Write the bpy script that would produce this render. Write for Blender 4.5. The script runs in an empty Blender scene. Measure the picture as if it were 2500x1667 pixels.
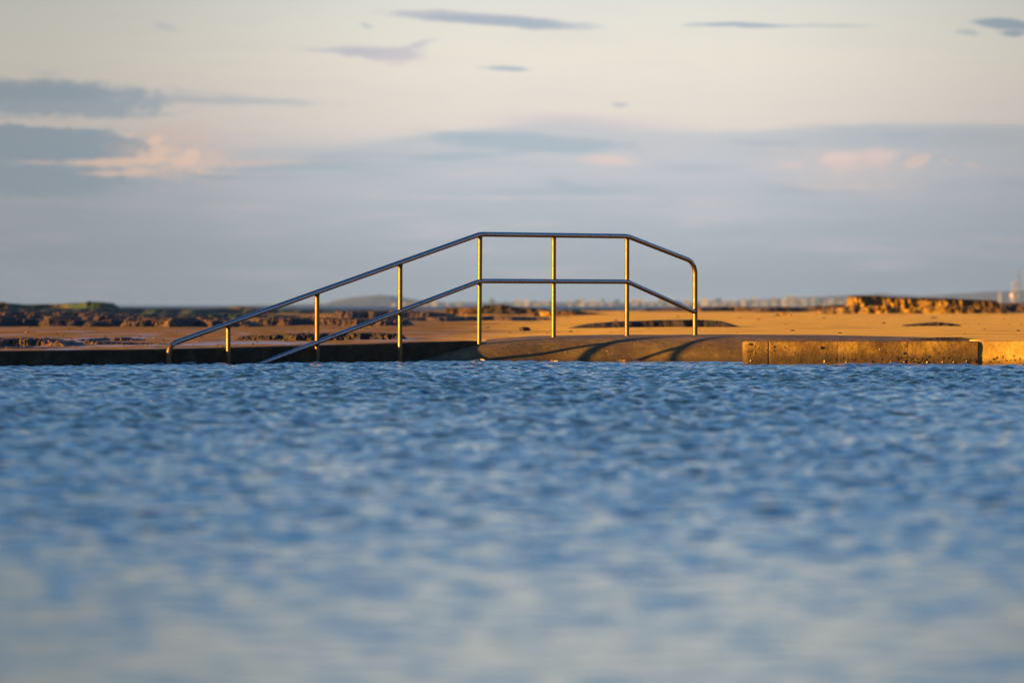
import bpy, bmesh, math, random
import numpy as np
from mathutils import Vector, Matrix, noise as mnoise

# ------------------------------------------------------------------ camera, sky, sun, exposure
sc = bpy.context.scene
col = sc.collection
F = 13889.0          # focal length in photo pixels (200 mm on 36 mm, 2500 px)
CAM_D = 54.0         # camera stands 54 m in front of the handrail
CAM_H = 0.55
HOR = 744.0
cam = bpy.data.cameras.new("camera")
cam.lens = 200; cam.sensor_width = 36; cam.clip_start = 0.1; cam.clip_end = 60000
cam.dof.use_dof = True; cam.dof.focus_distance = 55.4; cam.dof.aperture_fstop = 4.2
camo = bpy.data.objects.new("camera", cam); col.objects.link(camo)
camo.location = (0, -CAM_D, CAM_H)
camo.rotation_euler = (math.pi/2 - math.atan((833.5-HOR)/F), 0, 0)
sc.camera = camo

SUN_AZ = math.radians(62)      # sun stands this far left of straight behind the camera
SUN_EL = math.radians(7.4)
sdir = Vector((-math.sin(SUN_AZ)*math.cos(SUN_EL), -math.cos(SUN_AZ)*math.cos(SUN_EL), math.sin(SUN_EL)))
sl = bpy.data.lights.new("sun", 'SUN'); sl.energy = 5.0; sl.angle = math.radians(0.55); sl.color = (1.0, 0.54, 0.10)
so = bpy.data.objects.new("sun", sl); col.objects.link(so)
so.rotation_euler = sdir.to_track_quat('Z', 'Y').to_euler()

sc.view_settings.view_transform = 'Standard'; sc.view_settings.look = 'None'
EXPO = 2.2
sc.view_settings.exposure = EXPO; sc.view_settings.gamma = 1.0

def srgb(r, g, b):
    f = lambda c: ((c/255+0.055)/1.055)**2.4 if c/255 > 0.04045 else c/255/12.92
    return (f(r), f(g), f(b), 1)

class N:
    """small helper to write node trees"""
    def __init__(s, tree): s.t = tree; s.n = tree.nodes; s.l = tree.links
    def set(s, sock, v):
        if isinstance(v, bpy.types.NodeSocket): s.l.new(v, sock)
        elif v is not None: sock.default_value = v
    def math(s, op, a, b=None, c=None, clamp=False):
        n = s.n.new('ShaderNodeMath'); n.operation = op; n.use_clamp = clamp
        s.set(n.inputs[0], a); s.set(n.inputs[1], b); s.set(n.inputs[2], c); return n.outputs[0]
    def vmath(s, op, a, b=None):
        n = s.n.new('ShaderNodeVectorMath'); n.operation = op
        s.set(n.inputs[0], a); s.set(n.inputs[1], b)
        return n.outputs['Value'] if op in ('LENGTH', 'DOT_PRODUCT') else n.outputs[0]
    def mix(s, f, a, b, blend='MIX'):
        n = s.n.new('ShaderNodeMix'); n.data_type = 'RGBA'; n.blend_type = blend
        s.set(n.inputs[0], f); s.set(n.inputs[6], a); s.set(n.inputs[7], b); return n.outputs[2]
    def rng(s, v, a, b, c=0.0, d=1.0, smooth=True):
        n = s.n.new('ShaderNodeMapRange'); n.interpolation_type = 'SMOOTHSTEP' if smooth else 'LINEAR'
        s.set(n.inputs[0], v); s.set(n.inputs[1], a); s.set(n.inputs[2], b); s.set(n.inputs[3], c); s.set(n.inputs[4], d)
        return n.outputs[0]
    def noise(s, vec, scale, detail=4, rough=0.55, out=0, dist=0.0):
        n = s.n.new('ShaderNodeTexNoise'); s.set(n.inputs['Vector'], vec)
        n.inputs['Scale'].default_value = scale; n.inputs['Detail'].default_value = detail
        n.inputs['Roughness'].default_value = rough; n.inputs['Distortion'].default_value = dist
        return n.outputs[out]
    def ramp(s, v, stops, interp='LINEAR'):
        n = s.n.new('ShaderNodeValToRGB'); s.set(n.inputs[0], v); e = n.color_ramp.elements
        n.color_ramp.interpolation = interp
        while len(e) < len(stops): e.new(0.5)
        for k, (p, c) in enumerate(stops): e[k].position = p; e[k].color = c
        return n.outputs[0]
    def xyz(s, x, y, z=0.0):
        n = s.n.new('ShaderNodeCombineXYZ'); s.set(n.inputs[0], x); s.set(n.inputs[1], y); s.set(n.inputs[2], z); return n.outputs[0]
    def sep(s, v):
        n = s.n.new('ShaderNodeSeparateXYZ'); s.set(n.inputs[0], v); return n.outputs

def cloud_group():
    g = bpy.data.node_groups.new('cloud_shape', 'ShaderNodeTree')
    for nm, ty in (('Vec', 'NodeSocketVector'), ('Centre', 'NodeSocketVector'), ('Size', 'NodeSocketVector'),
                   ('Slope', 'NodeSocketFloat'), ('Soft', 'NodeSocketFloat'), ('Rag', 'NodeSocketFloat'),
                   ('Noise', 'NodeSocketFloat'), ('Alpha', 'NodeSocketFloat')):
        g.interface.new_socket(nm, in_out='INPUT', socket_type=ty)
    g.interface.new_socket('Fac', in_out='OUTPUT', socket_type='NodeSocketFloat')
    k = N(g); gi = g.nodes.new('NodeGroupInput'); go = g.nodes.new('NodeGroupOutput'); i = gi.outputs
    d = k.sep(k.vmath('SUBTRACT', i['Vec'], i['Centre']))
    y = k.math('SUBTRACT', d[1], k.math('MULTIPLY', d[0], i['Slope']))
    q = k.vmath('DIVIDE', k.xyz(d[0], y, 0.0), i['Size'])
    L = k.vmath('LENGTH', q)
    L = k.math('ADD', L, k.math('MULTIPLY', i['Noise'], i['Rag']))
    f = k.rng(L, k.math('SUBTRACT', 1.0, i['Soft']), k.math('ADD', 1.0, i['Soft']), 1.0, 0.0)
    k.l.new(k.math('MULTIPLY', f, i['Alpha']), go.inputs[0])
    return g

def build_world():
    w = bpy.data.worlds.new("World"); sc.world = w; w.use_nodes = True
    t = w.node_tree; t.nodes.clear(); k = N(t)
    out = t.nodes.new('ShaderNodeOutputWorld'); bg = t.nodes.new('ShaderNodeBackground')
    tc = t.nodes.new('ShaderNodeTexCoord'); dirv = k.vmath('NORMALIZE', tc.outputs['Generated'])
    x, y, z = k.sep(dirv)[:3]
    az = k.math('ARCTAN2', x, y); el = k.math('ARCSINE', z)
    sky = t.nodes.new('ShaderNodeTexSky'); sky.sky_type = 'NISHITA'; sky.sun_disc = False
    sky.sun_elevation = SUN_EL; sky.sun_rotation = math.pi + SUN_AZ
    sky.air_density = 1.0; sky.dust_density = 0.6; sky.ozone_density = 2.2
    nish = k.mix(1.0, sky.outputs[0], (SKY_K, SKY_K, SKY_K, 1), 'MULTIPLY')
    # direction expressed in hundredths of the unit used for the cloud list
    X = k.math('MULTIPLY_ADD', az, F/100, 12.5); Y = k.math('MULTIPLY_ADD', el, -F/100, HOR/100)
    P = k.xyz(X, Y, 0.0)
    Ps = k.xyz(k.math('MULTIPLY', X, 0.35), Y, 0.0)
    n1 = k.noise(Ps, 0.9, 5, 0.6, 1)
    n1v = k.vmath('SUBTRACT', n1, (0.5, 0.5, 0.5))
    warp = k.vmath('MULTIPLY', n1v, (1.3, 0.28, 0))
    PW = k.vmath('ADD', P, warp)
    fine = k.math('MULTIPLY', k.math('SUBTRACT', k.noise(k.xyz(k.math('MULTIPLY', X, 0.5), Y, 3.0), 3.4, 7, 0.68, 0, 0.4), 0.5), 1.7)
    yw = k.sep(PW)[1]
    yw = k.math('ADD', yw, k.math('MULTIPLY', fine, 0.09))
    # clear sky by elevation
    elf = k.rng(el, 0.0, 0.25, 0, 1, False)
    p = lambda deg: math.radians(deg)/0.25
    clear = k.ramp(elf, [(0, srgb(*SKYC[0])), (p(0.5), srgb(*SKYC[1])), (p(1.25), srgb(*SKYC[2])), (p(1.8), srgb(*SKYC[3])),
                         (p(2.5), srgb(*SKYC[4])), (p(3.4), srgb(*SKYC[5])), (p(6), srgb(*SKYC[6])), (p(11), srgb(*SKYC[7]))])
    # wide grey cloud bank whose upper edge lies a little under two degrees up
    xe = k.math('MULTIPLY', k.math('SINE', k.math('MULTIPLY', X, 0.62)), 0.10)
    edge = k.math('ADD', k.math('ADD', yw, xe), k.rng(X, 7, 13.5, -0.42, 0.0))
    bank = k.math('MULTIPLY', k.rng(edge, 3.0, 3.25, 0, 1), k.rng(X, 2, 13, 0.45, 0.92))
    bankc = k.ramp(k.rng(Y, 2.8, 7.5, 0, 1, False), [(0, srgb(194, 196, 198)), (0.3, srgb(190, 193, 199)), (0.6, srgb(174, 182, 190)), (1, srgb(160, 167, 175))])
    c = k.mix(bank, clear, bankc)
    stk = k.noise(k.xyz(k.math('MULTIPLY', X, 0.16), k.math('MULTIPLY', Y, 1.4), 2.0), 1.6, 6, 0.6)
    c = k.mix(k.math('MULTIPLY', k.rng(stk, 0.5, 0.68), k.rng(Y, 2.6, 3.6, 0.12, 0.4)), c, srgb(206, 198, 200))
    c = k.mix(k.math('MULTIPLY', k.rng(stk, 0.48, 0.32), k.rng(Y, 2.6, 3.6, 0.05, 0.35)), c, srgb(158, 171, 182))
    ragged = k.math('MULTIPLY', k.math('SUBTRACT', k.noise(k.xyz(k.math('MULTIPLY', X, 0.8), k.math('MULTIPLY', Y, 1.3), 7.0), 3.5, 6, 0.65), 0.5), 2.2)
    grp = cloud_group()
    blue = srgb(158, 173, 184); blue2 = srgb(166, 180, 190); lil = srgb(190, 188, 196); pink = srgb(226, 202, 192); peach = srgb(250, 214, 190)
    cl = [  # x, y, rx, ry, slope, soft, rag, alpha, colour
        (100, 245, 310, 44, .03, .33, .9, .9, blue2), (60, 225, 240, 26, .05, .5, .8, .7, blue), (330, 283, 75, 9, .02, .5, .8, .5, blue2),
        (75, 350, 330, 40, .05, .14, .6, .95, blue), (80, 438, 255, 44, .05, .34, 1.1, .9, blue), (400, 440, 150, 30, 0, .8, .8, .4, blue2),
        (560, 250, 190, 10, .01, .7, 1.2, .5, blue2), (480, 246, 110, 18, .02, .8, 1.0, .4, lil),
        (440, 372, 125, 58, 0, .8, 1.2, .6, pink), (420, 330, 60, 14, .1, .8, 1.4, .5, pink), (455, 400, 70, 20, 0, .7, 1.4, .7, peach), (520, 372, 26, 22, 0, .8, 1.5, .6, pink), (400, 372, 50, 12, -.2, .6, 1.5, .8, peach), (300, 397, 120, 10, .0, .5, .8, .85, peach), (110, 396, 34, 5, .02, .6, .8, .7, pink),
        (394, 347, 19, 13, 0, .5, .6, .95, peach), (320, 335, 14, 5, 0, .6, .6, .8, peach), (373, 396, 20, 13, 0, .6, .8, .8, peach),
        (335, 421, 38, 12, 0, .6, .9, .85, peach), (252, 423, 52, 7, 0, .6, .8, .75, peach), (478, 384, 20, 16, -.5, .6, .9, .8, peach),
        (505, 402, 26, 9, .3, .7, .9, .5, pink), (425, 427, 80, 11, 0, .8, .8, .6, pink), (500, 335, 14, 8, 0, .7, .8, .5, pink),
        (625, 401, 75, 9, .03, .6, .7, .6, pink), (735, 412, 170, 9, -.02, .6, .6, .65, blue2), (520, 434, 90, 6, .03, .7, .7, .5, blue),
        (1170, 48, 232, 15, .058, .3, .5, .85, lil), (1230, 54, 190, 11, .055, .5, .5, .8, blue),
        (930, 130, 105, 15, .06, .5, .9, .8, lil), (975, 135, 55, 20, -.1, .6, .9, .7, srgb(203, 195, 198)), (1020, 110, 45, 8, -.25, .7, .9, .7, lil), (840, 124, 90, 7, .02, .6, .6, .6, lil),
        (1238, 168, 60, 7, .07, .4, .5, .8, blue2), (893, 67, 15, 6, .2, .6, .6, .5, blue2), (402, 65, 24, 7, .3, .8, .8, .4, lil), (117, 182, 28, 7, 0, .8, .6, .35, lil),
        (1810, 63, 105, 6, .015, .5, .5, .85, blue), (2010, 66, 110, 5, .01, .9, .6, .45, blue2),
        (2440, 62, 66, 13, .06, .35, .6, .95, blue), (2520, 72, 60, 12, .06, .4, .6, .9, blue), (2458, 85, 32, 8, 0, .5, .6, .9, blue), (2352, 85, 22, 7, .15, .7, .6, .6, blue2),
        (1513, 258, 21, 6, .12, .5, .5, .8, lil), (1430, 300, 180, 14, .04, .8, .6, .5, lil),
        (1300, 350, 215, 22, .045, .35, .5, .85, blue2), (1150, 334, 70, 9, .02, .5, .5, .7, blue2), (1110, 381, 140, 9, -.03, .5, .6, .75, blue2),
        (1492, 392, 58, 12, 0, .7, .6, .8, pink), (1395, 457, 62, 13, .15, .7, 1.4, .6, blue2), (1360, 447, 28, 12, .1, .7, 1.2, .5, blue2), (1620, 482, 25, 8, .2, .9, 1, .4, blue2),
        (1300, 484, 330, 5, 0, .9, .6, .5, srgb(206, 198, 202)), (2080, 425, 150, 42, .1, .9, 1.0, .32, pink), (2110, 380, 130, 16, .0, .8, 1.2, .3, pink),
        (2050, 384, 38, 14, -.1, .45, 1.7, .9, srgb(230, 207, 200)), (2138, 378, 50, 16, 0, .55, 1.9, .85, srgb(228, 206, 199)), (2230, 391, 30, 14, -.2, .5, 1.4, .85, pink), (2100, 398, 70, 12, 0, .6, 1.6, .6, pink),
        (2036, 408, 30, 10, .2, .8, 1.2, .6, pink), (1925, 402, 28, 8, 0, .7, 1.1, .6, pink), (2305, 397, 22, 5, .4, .7, 1, .55, pink), (2372, 406, 17, 7, .2, .8, 1, .5, pink),
        (2060, 455, 90, 8, 0, .9, 1, .35, pink), (2200, 340, 260, 22, 0, .8, .8, .35, blue2), (900, 398, 220, 40, 0, .9, .9, .25, blue2),
        (640, 470, 260, 14, 0, .9, .9, .3, lil), (1900, 520, 420, 10, 0, .9, .9, .3, srgb(197, 193, 202)),
    ]
    for (cx, cy, rx, ry, slp, soft, rag, a, colr) in cl:
        g = t.nodes.new('ShaderNodeGroup'); g.node_tree = grp
        t.links.new(PW, g.inputs['Vec']); g.inputs['Centre'].default_value = (cx/100, cy/100, 0)
        g.inputs['Size'].default_value = (rx/100, ry/100, 1); g.inputs['Slope'].default_value = slp
        g.inputs['Soft'].default_value = soft; g.inputs['Rag'].default_value = rag
        g.inputs['Alpha'].default_value = a; t.links.new(ragged if colr in (pink, peach) else fine, g.inputs['Noise'])
        c = k.mix(g.outputs[0], c, colr)
    # the sky is a little dimmer to either side of the brightest part
    dim = k.rng(k.math('ABSOLUTE', k.math('SUBTRACT', X, 14.5)), 2.0, 15.0, 1.0, 0.62)
    low = k.mix(1.0, c, k.xyz(dim, dim, dim), 'MULTIPLY')
    f = k.rng(el, math.radians(3.6), math.radians(HI_EL), 0, 1)
    hi = k.mix(1.0, nish, HI_TINT, 'MULTIPLY')
    t.links.new(k.mix(f, low, hi), bg.inputs[0]); bg.inputs[1].default_value = 1.12*2**-EXPO
    t.links.new(bg.outputs[0], out.inputs[0])

SKY_K = 0.15
HI_EL = 13.0
HI_TINT = (0.55, 0.97, 1.5, 1)
SKYC = [(158, 163, 172), (160, 167, 177), (190, 192, 198), (224, 213, 203), (229, 222, 208), (214, 216, 208), (166, 178, 183), (84, 147, 204)]
build_world()
sc.cycles.max_bounces = 6
sc.cycles.volume_bounces = 0

# ------------------------------------------------------------------ helpers
def at(px, py, D):
    """world point seen at a photo position when D metres from the camera"""
    return Vector(((px-1250)*D/F, D-CAM_D, CAM_H-(py-HOR)*D/F))

def tag(o, label=None, cat=None, group=None, kind=None):
    if label: o['label'] = label
    if cat: o['category'] = cat
    if group: o['group'] = group
    if kind: o['kind'] = kind
    return o

def mesh_obj(name, verts, faces, mat, parent=None, smooth=True):
    me = bpy.data.meshes.new(name)
    if isinstance(verts, np.ndarray):
        me.from_pydata([], [], [])
        nv, nf = len(verts), len(faces)
        me.vertices.add(nv); me.vertices.foreach_set('co', verts.astype(np.float32).ravel())
        me.loops.add(nf*4); me.loops.foreach_set('vertex_index', faces.astype(np.int32).ravel())
        me.polygons.add(nf); me.polygons.foreach_set('loop_start', np.arange(0, nf*4, 4, dtype=np.int32))
        me.update(calc_edges=True)
    else:
        me.from_pydata(verts, [], faces); me.update()
    me.validate()
    me.polygons.foreach_set('use_smooth', [smooth]*len(me.polygons))
    me.materials.append(mat)
    o = bpy.data.objects.new(name, me); col.objects.link(o)
    if parent: o.parent = parent
    return o

def bm_obj(name, bm, mat, parent=None, smooth=True):
    me = bpy.data.meshes.new(name)
    bmesh.ops.recalc_face_normals(bm, faces=bm.faces); bm.to_mesh(me); bm.free()
    for f in me.polygons: f.use_smooth = smooth
    me.materials.append(mat)
    o = bpy.data.objects.new(name, me); col.objects.link(o)
    if parent: o.parent = parent
    return o

def empty(name, loc=(0, 0, 0)):
    o = bpy.data.objects.new(name, None); col.objects.link(o); o.location = loc; return o

def grid_faces(nr, nc):
    a = (np.arange(nr-1)[:, None]*nc + np.arange(nc-1)[None, :]).ravel()
    return np.stack([a, a+1, a+nc+1, a+nc], 1)

_rng = np.random.RandomState(7)
_T = _rng.rand(256, 256)
def vnoise(x, y):
    xi = np.floor(x).astype(int); yi = np.floor(y).astype(int); fx = x-xi; fy = y-yi
    fx = fx*fx*(3-2*fx); fy = fy*fy*(3-2*fy)
    a = _T[xi % 256, yi % 256]; b = _T[(xi+1) % 256, yi % 256]; c = _T[xi % 256, (yi+1) % 256]; d = _T[(xi+1) % 256, (yi+1) % 256]
    return (a*(1-fx)+b*fx)*(1-fy)+(c*(1-fx)+d*fx)*fy
def fbm(x, y, o=4, g=0.5):
    s = 0; a = 1; n = 0
    for k in range(o):
        s = s+a*(vnoise(x*2**k+17.3*k, y*2**k+5.1*k)-0.5); n += a; a *= g
    return s/n*2
def sstep(a, b, x):
    t = np.clip((x-a)/(b-a), 0, 1); return t*t*(3-2*t)

def mat_base(name):
    m = bpy.data.materials.new(name); m.use_nodes = True
    t = m.node_tree; k = N(t); b = t.nodes['Principled BSDF']
    tc = t.nodes.new('ShaderNodeTexCoord'); geo = t.nodes.new('ShaderNodeNewGeometry')
    return m, k, b, geo.outputs['Position'], geo
def bump(k, b, h, strength, dist):
    n = k.n.new('ShaderNodeBump'); n.inputs['Strength'].default_value = strength; n.inputs['Distance'].default_value = dist
    k.set(n.inputs['Height'], h); k.l.new(n.outputs[0], b.inputs['Normal'])

def rock_mat(name, c1, c2, c3, scale=1.0, rough=0.85, green=None, bstr=0.6):
    m, k, b, P, geo = mat_base(name)
    n = k.noise(P, 1.6*scale, 6, 0.65); n2 = k.noise(P, 7*scale, 5, 0.6)
    c = k.ramp(n, [(0.3, c1), (0.5, c2), (0.72, c3)])
    c = k.mix(k.rng(n2, 0.45, 0.7, 0, 0.6), c, c1)
    if green:
        up = k.sep(geo.outputs['Normal'])[2]
        g = k.math('MULTIPLY', k.rng(up, 0.35, 0.8), k.rng(k.noise(P, 0.5*scale, 3), 0.38, 0.55))
        c = k.mix(g, c, green)
    k.l.new(c, b.inputs['Base Color']); b.inputs['Roughness'].default_value = rough
    b.inputs['Specular IOR Level'].default_value = 0.3
    bump(k, b, n2, bstr, 0.05/scale)
    return m
def lin(r, g, b): return (r, g, b, 1)

# ------------------------------------------------------------------ materials
def make_sand():
    m, k, b, P, geo = mat_base('wet_sand')
    x, y, z = k.sep(P)[:3]
    st = k.xyz(k.math('MULTIPLY', x, 0.35), k.math('MULTIPLY', y, 0.09), 0.0)
    big = k.noise(st, 0.8, 4, 0.6); med = k.noise(P, 2.2, 5, 0.65); fn = k.noise(P, 22, 3, 0.6)
    dry = k.ramp(med, [(0.3, lin(.54, .29, .035)), (0.55, lin(.72, .40, .055)), (0.75, lin(.80, .47, .08))])
    # wet, dark sand on the left near the kerb
    lr = k.rng(k.math('SUBTRACT', x, k.math('MULTIPLY', y, 0.02)), -3.2, 1.4, 1, 0)
    nearf = k.rng(y, 8, 70, 1, 0.55)
    wet = k.math('MULTIPLY', lr, nearf)
    wet2 = k.rng(k.math('ADD', wet, k.math('MULTIPLY', k.math('SUBTRACT', big, 0.5), 1.3)), 0.12, 0.62)
    c = k.mix(k.math('MULTIPLY', wet2, 0.82), dry, lin(.105, .05, .015))
    spk = k.rng(k.noise(P, 7, 5, 0.75), 0.56, 0.66)
    c = k.mix(k.math('MULTIPLY', spk, k.rng(wet2, 0, 1, 0.10, 0.85)), c, lin(.04, .022, .01))
    strk = k.noise(k.xyz(k.math('MULTIPLY', x, 0.25), k.math('MULTIPLY', y, 0.16), 5.0), 2.2, 5, 0.62)
    c = k.mix(k.rng(strk, 0.54, 0.66, 0, 0.55), c, lin(.20, .095, .02))
    film = k.math('MULTIPLY', wet2, k.rng(k.noise(st, 2.5, 4, 0.6), 0.44, 0.6))
    film = k.math('MULTIPLY', film, k.rng(y, 12, 40, 1, 0.25))
    k.l.new(c, b.inputs['Base Color'])
    k.l.new(k.rng(film, 0, 1, 0.9, 0.32), b.inputs['Roughness'])
    k.l.new(k.rng(film, 0, 1, 0.06, 0.5), b.inputs['Specular IOR Level'])
    bump(k, b, k.math('ADD', fn, k.math('MULTIPLY', med, 2.0)), 0.5, 0.012)
    return m
M_sand = make_sand()

def make_water(name, c, rough, bs, bd, sx=1.0):
    m, k, b, P, geo = mat_base(name)
    b.inputs['Base Color'].default_value = c
    b.inputs['Roughness'].default_value = rough
    b.inputs['IOR'].default_value = 1.333
    x, y, z = k.sep(P)[:3]
    h = k.noise(k.xyz(x, k.math('MULTIPLY', y, 0.8), z), sx, 4, 0.55)
    bump(k, b, h, bs, bd)
    return m
M_pool = make_water('pool_water', lin(.006, .03, .055), 0.04, 0.35, 0.006, 9)
M_sea = make_water('sea_water', lin(.004, .03, .085), 0.5, 1.0, 1.2, 0.25)
M_sea.node_tree.nodes['Principled BSDF'].inputs['Specular IOR Level'].default_value = 0.12

def make_concrete(name, hi, mid, lo, dark, zband=None, bstr=0.5, rough=0.75, spec=0.3, streak=0.0):
    m, k, b, P, geo = mat_base(name)
    x, y, z = k.sep(P)[:3]
    n = k.noise(P, 2.4, 6, 0.68); n2 = k.noise(P, 11, 6, 0.7); n3 = k.noise(P, 55, 3, 0.6)
    c = k.ramp(n, [(0.32, lo), (0.5, mid), (0.68, hi)])
    c = k.mix(k.rng(n2, 0.42, 0.72, 0, 0.75), c, lo)
    c = k.mix(k.rng(n3, 0.60, 0.72, 0, 0.7), c, dark)
    if streak:
        sn = k.noise(k.xyz(k.math('MULTIPLY', x, 9), k.math('MULTIPLY', y, 9), k.math('MULTIPLY', z, 1.5)), 1.0, 4, 0.7)
        c = k.mix(k.rng(sn, 0.5, 0.68, 0, streak), c, lo)
    if zband:
        zz = k.math('ADD', z, k.math('MULTIPLY', k.math('SUBTRACT', n2, 0.5), 0.12))
        c = k.mix(k.rng(zz, zband[0], zband[1], zband[2], 0), c, dark)
    k.l.new(c, b.inputs['Base Color'])
    k.l.new(k.rng(n2, 0.35, 0.65, rough-0.15, rough+0.1), b.inputs['Roughness'])
    b.inputs['Specular IOR Level'].default_value = spec
    bump(k, b, k.math('ADD', n2, k.math('MULTIPLY', n3, 0.5)), bstr, 0.012)
    return m
M_ramp = make_concrete('ramp_concrete', lin(.18, .11, .022), lin(.105, .063, .012), lin(.055, .032, .008), lin(.035, .022, .01), bstr=0.6, rough=0.7, zband=(0.0, 0.06, 0.7))
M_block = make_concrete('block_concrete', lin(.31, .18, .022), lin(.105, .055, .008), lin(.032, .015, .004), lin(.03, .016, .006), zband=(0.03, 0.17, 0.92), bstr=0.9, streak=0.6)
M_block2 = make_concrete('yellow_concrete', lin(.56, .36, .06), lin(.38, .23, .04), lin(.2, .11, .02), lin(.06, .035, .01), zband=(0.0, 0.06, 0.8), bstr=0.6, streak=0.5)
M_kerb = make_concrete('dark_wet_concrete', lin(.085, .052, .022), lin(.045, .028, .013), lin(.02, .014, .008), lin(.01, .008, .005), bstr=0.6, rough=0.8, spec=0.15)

def make_steel(name, c1, c2, r1, r2):
    m, k, b, P, geo = mat_base(name)
    n = k.noise(P, 40, 5, 0.7); n2 = k.noise(P, 6, 4, 0.6)
    c = k.mix(n2, c1, c2)
    stain = k.rng(k.noise(P, 14, 5, 0.7), 0.58, 0.72)
    c = k.mix(k.math('MULTIPLY', stain, 0.6), c, lin(.09, .055, .025))
    k.l.new(c, b.inputs['Base Color'])
    b.inputs['Metallic'].default_value = 1.0
    k.l.new(k.rng(n, 0.3, 0.7, r1, r2), b.inputs['Roughness'])
    bump(k, b, n, 0.08, 0.002)
    return m
M_steel = make_steel('sun_tinted_steel', lin(.115, .072, .034), lin(.20, .125, .06), 0.44, 0.6)  # same steel as the rails, with the gold of the sun put into its colour
M_rail = make_steel('polished_steel', lin(.24, .22, .20), lin(.40, .38, .36), 0.24, 0.36)

M_rock = rock_mat('brown_reef_rock', lin(.015, .008, .004), lin(.045, .022, .007), lin(.16, .078, .018), 2.0)
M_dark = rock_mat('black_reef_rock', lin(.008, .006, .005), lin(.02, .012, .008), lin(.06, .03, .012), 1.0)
M_green = rock_mat('algae_rock', lin(.012, .012, .006), lin(.03, .025, .01), lin(.08, .05, .015), 1.0, green=lin(.018, .04, .005))
M_gold = rock_mat('golden_reef_rock', lin(.035, .016, .006), lin(.20, .105, .02), lin(.42, .25, .05), 2.2, bstr=1.0, green=lin(.05, .022, .008))
def make_outcrop():
    m, k, b, P, geo = mat_base('layered_outcrop')
    x, y, z = k.sep(P)[:3]
    n = k.noise(k.xyz(x, y, k.math('MULTIPLY', z, 1.3)), 4.2, 6, 0.75); n2 = k.noise(P, 13, 5, 0.7)
    c = k.ramp(n, [(0.3, lin(.03, .014, .004)), (0.47, lin(.17, .085, .014)), (0.6, lin(.42, .25, .04)), (0.75, lin(.5, .3, .06))])
    c = k.mix(k.rng(n2, 0.5, 0.68, 0, 0.85), c, lin(.02, .01, .004))
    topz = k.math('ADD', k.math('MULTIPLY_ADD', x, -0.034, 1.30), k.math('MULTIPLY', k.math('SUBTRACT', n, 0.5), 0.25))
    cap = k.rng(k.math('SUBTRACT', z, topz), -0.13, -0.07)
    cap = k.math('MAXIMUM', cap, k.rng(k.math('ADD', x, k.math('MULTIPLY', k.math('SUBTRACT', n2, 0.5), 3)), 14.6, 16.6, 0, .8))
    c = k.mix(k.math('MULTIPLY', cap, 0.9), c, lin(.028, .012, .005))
    k.l.new(c, b.inputs['Base Color']); b.inputs['Roughness'].default_value = .9; b.inputs['Specular IOR Level'].default_value = .15
    bump(k, b, k.math('ADD', n2, n), 1.0, 0.12)
    return m
M_outcrop = make_outcrop()
M_cap = rock_mat('dark_cap_rock', lin(.02, .01, .006), lin(.05, .025, .01), lin(.12, .06, .02), 1.5)
M_weed = rock_mat('brown_seaweed', lin(.01, .006, .004), lin(.035, .018, .007), lin(.26, .13, .03), 6.0, rough=0.6)
M_shell = rock_mat('pale_shell', lin(.2, .12, .05), lin(.4, .27, .12), lin(.55, .4, .2), 30)
M_dshell = rock_mat('dark_shell', lin(.01, .007, .004), lin(.03, .02, .01), lin(.07, .05, .02), 30)

# ------------------------------------------------------------------ rail line
RA = Vector((-3.17, 52.5)); RB = Vector((1.866, 58.1))
RE = (RB-RA).normalized(); RN = Vector((RE.y, -RE.x))          # along the rail; towards camera and right
slope = RE.y/RE.x
def rail_D(px, off=0.0):
    """distance at which the vertical plane `off` metres on the camera side of the rail is seen at px"""
    a = RA + RN*off; kx = (px-1250)/F
    return (a.y - slope*a.x)/(1-slope*kx)
def rail_pt(px, py, off=0.0): return at(px, py, rail_D(px, off))

# concrete ramp surface
def ramp_z(x, D):
    zc = np.interp(x, [-6, -3, -1.0, -0.65, -0.3, 0.2, 1.0, 2.5, 3.2, 3.8, 4.6, 6.0], [-1.3, -.55, .0, .105, .188, .225, .239, .243, .238, .222, .205, .19])
    W = np.interp(x, [-1.2, -.3, 0.3, 1.2, 6], [54.55, 55.22, 55.45, 55.6, 55.6])
    u = (D-W)/0.95
    Pu = np.where(u < 1, 1-(1-np.clip(u, -0.6, 1))**3, 1.0)
    return zc+(Pu-1)*np.clip(zc, 0.05, 1)

# ------------------------------------------------------------------ water of the pool (real waves)
def waves(X, Y, seed, n, lmin, lmax, wind, spread, slope_rms, sharp=0.0):
    r = np.random.RandomState(seed); h = np.zeros_like(X); s2 = 0
    comp = []
    for i in range(n):
        lam = lmin*(lmax/lmin)**r.rand(); th = wind+r.randn()*spread; kk = 2*math.pi/lam
        a = lam**0.9/kk**0.0; a = (lam/lmax)**1.0
        comp.append((kk*math.cos(th), kk*math.sin(th), a, r.rand()*6.283)); s2 += (a*kk)**2/2
    sc_ = slope_rms/math.sqrt(s2)
    for kx, ky, a, ph in comp: h += (a*sc_)*np.sin(kx*X+ky*Y+ph).astype(np.float32)
    return h

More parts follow.
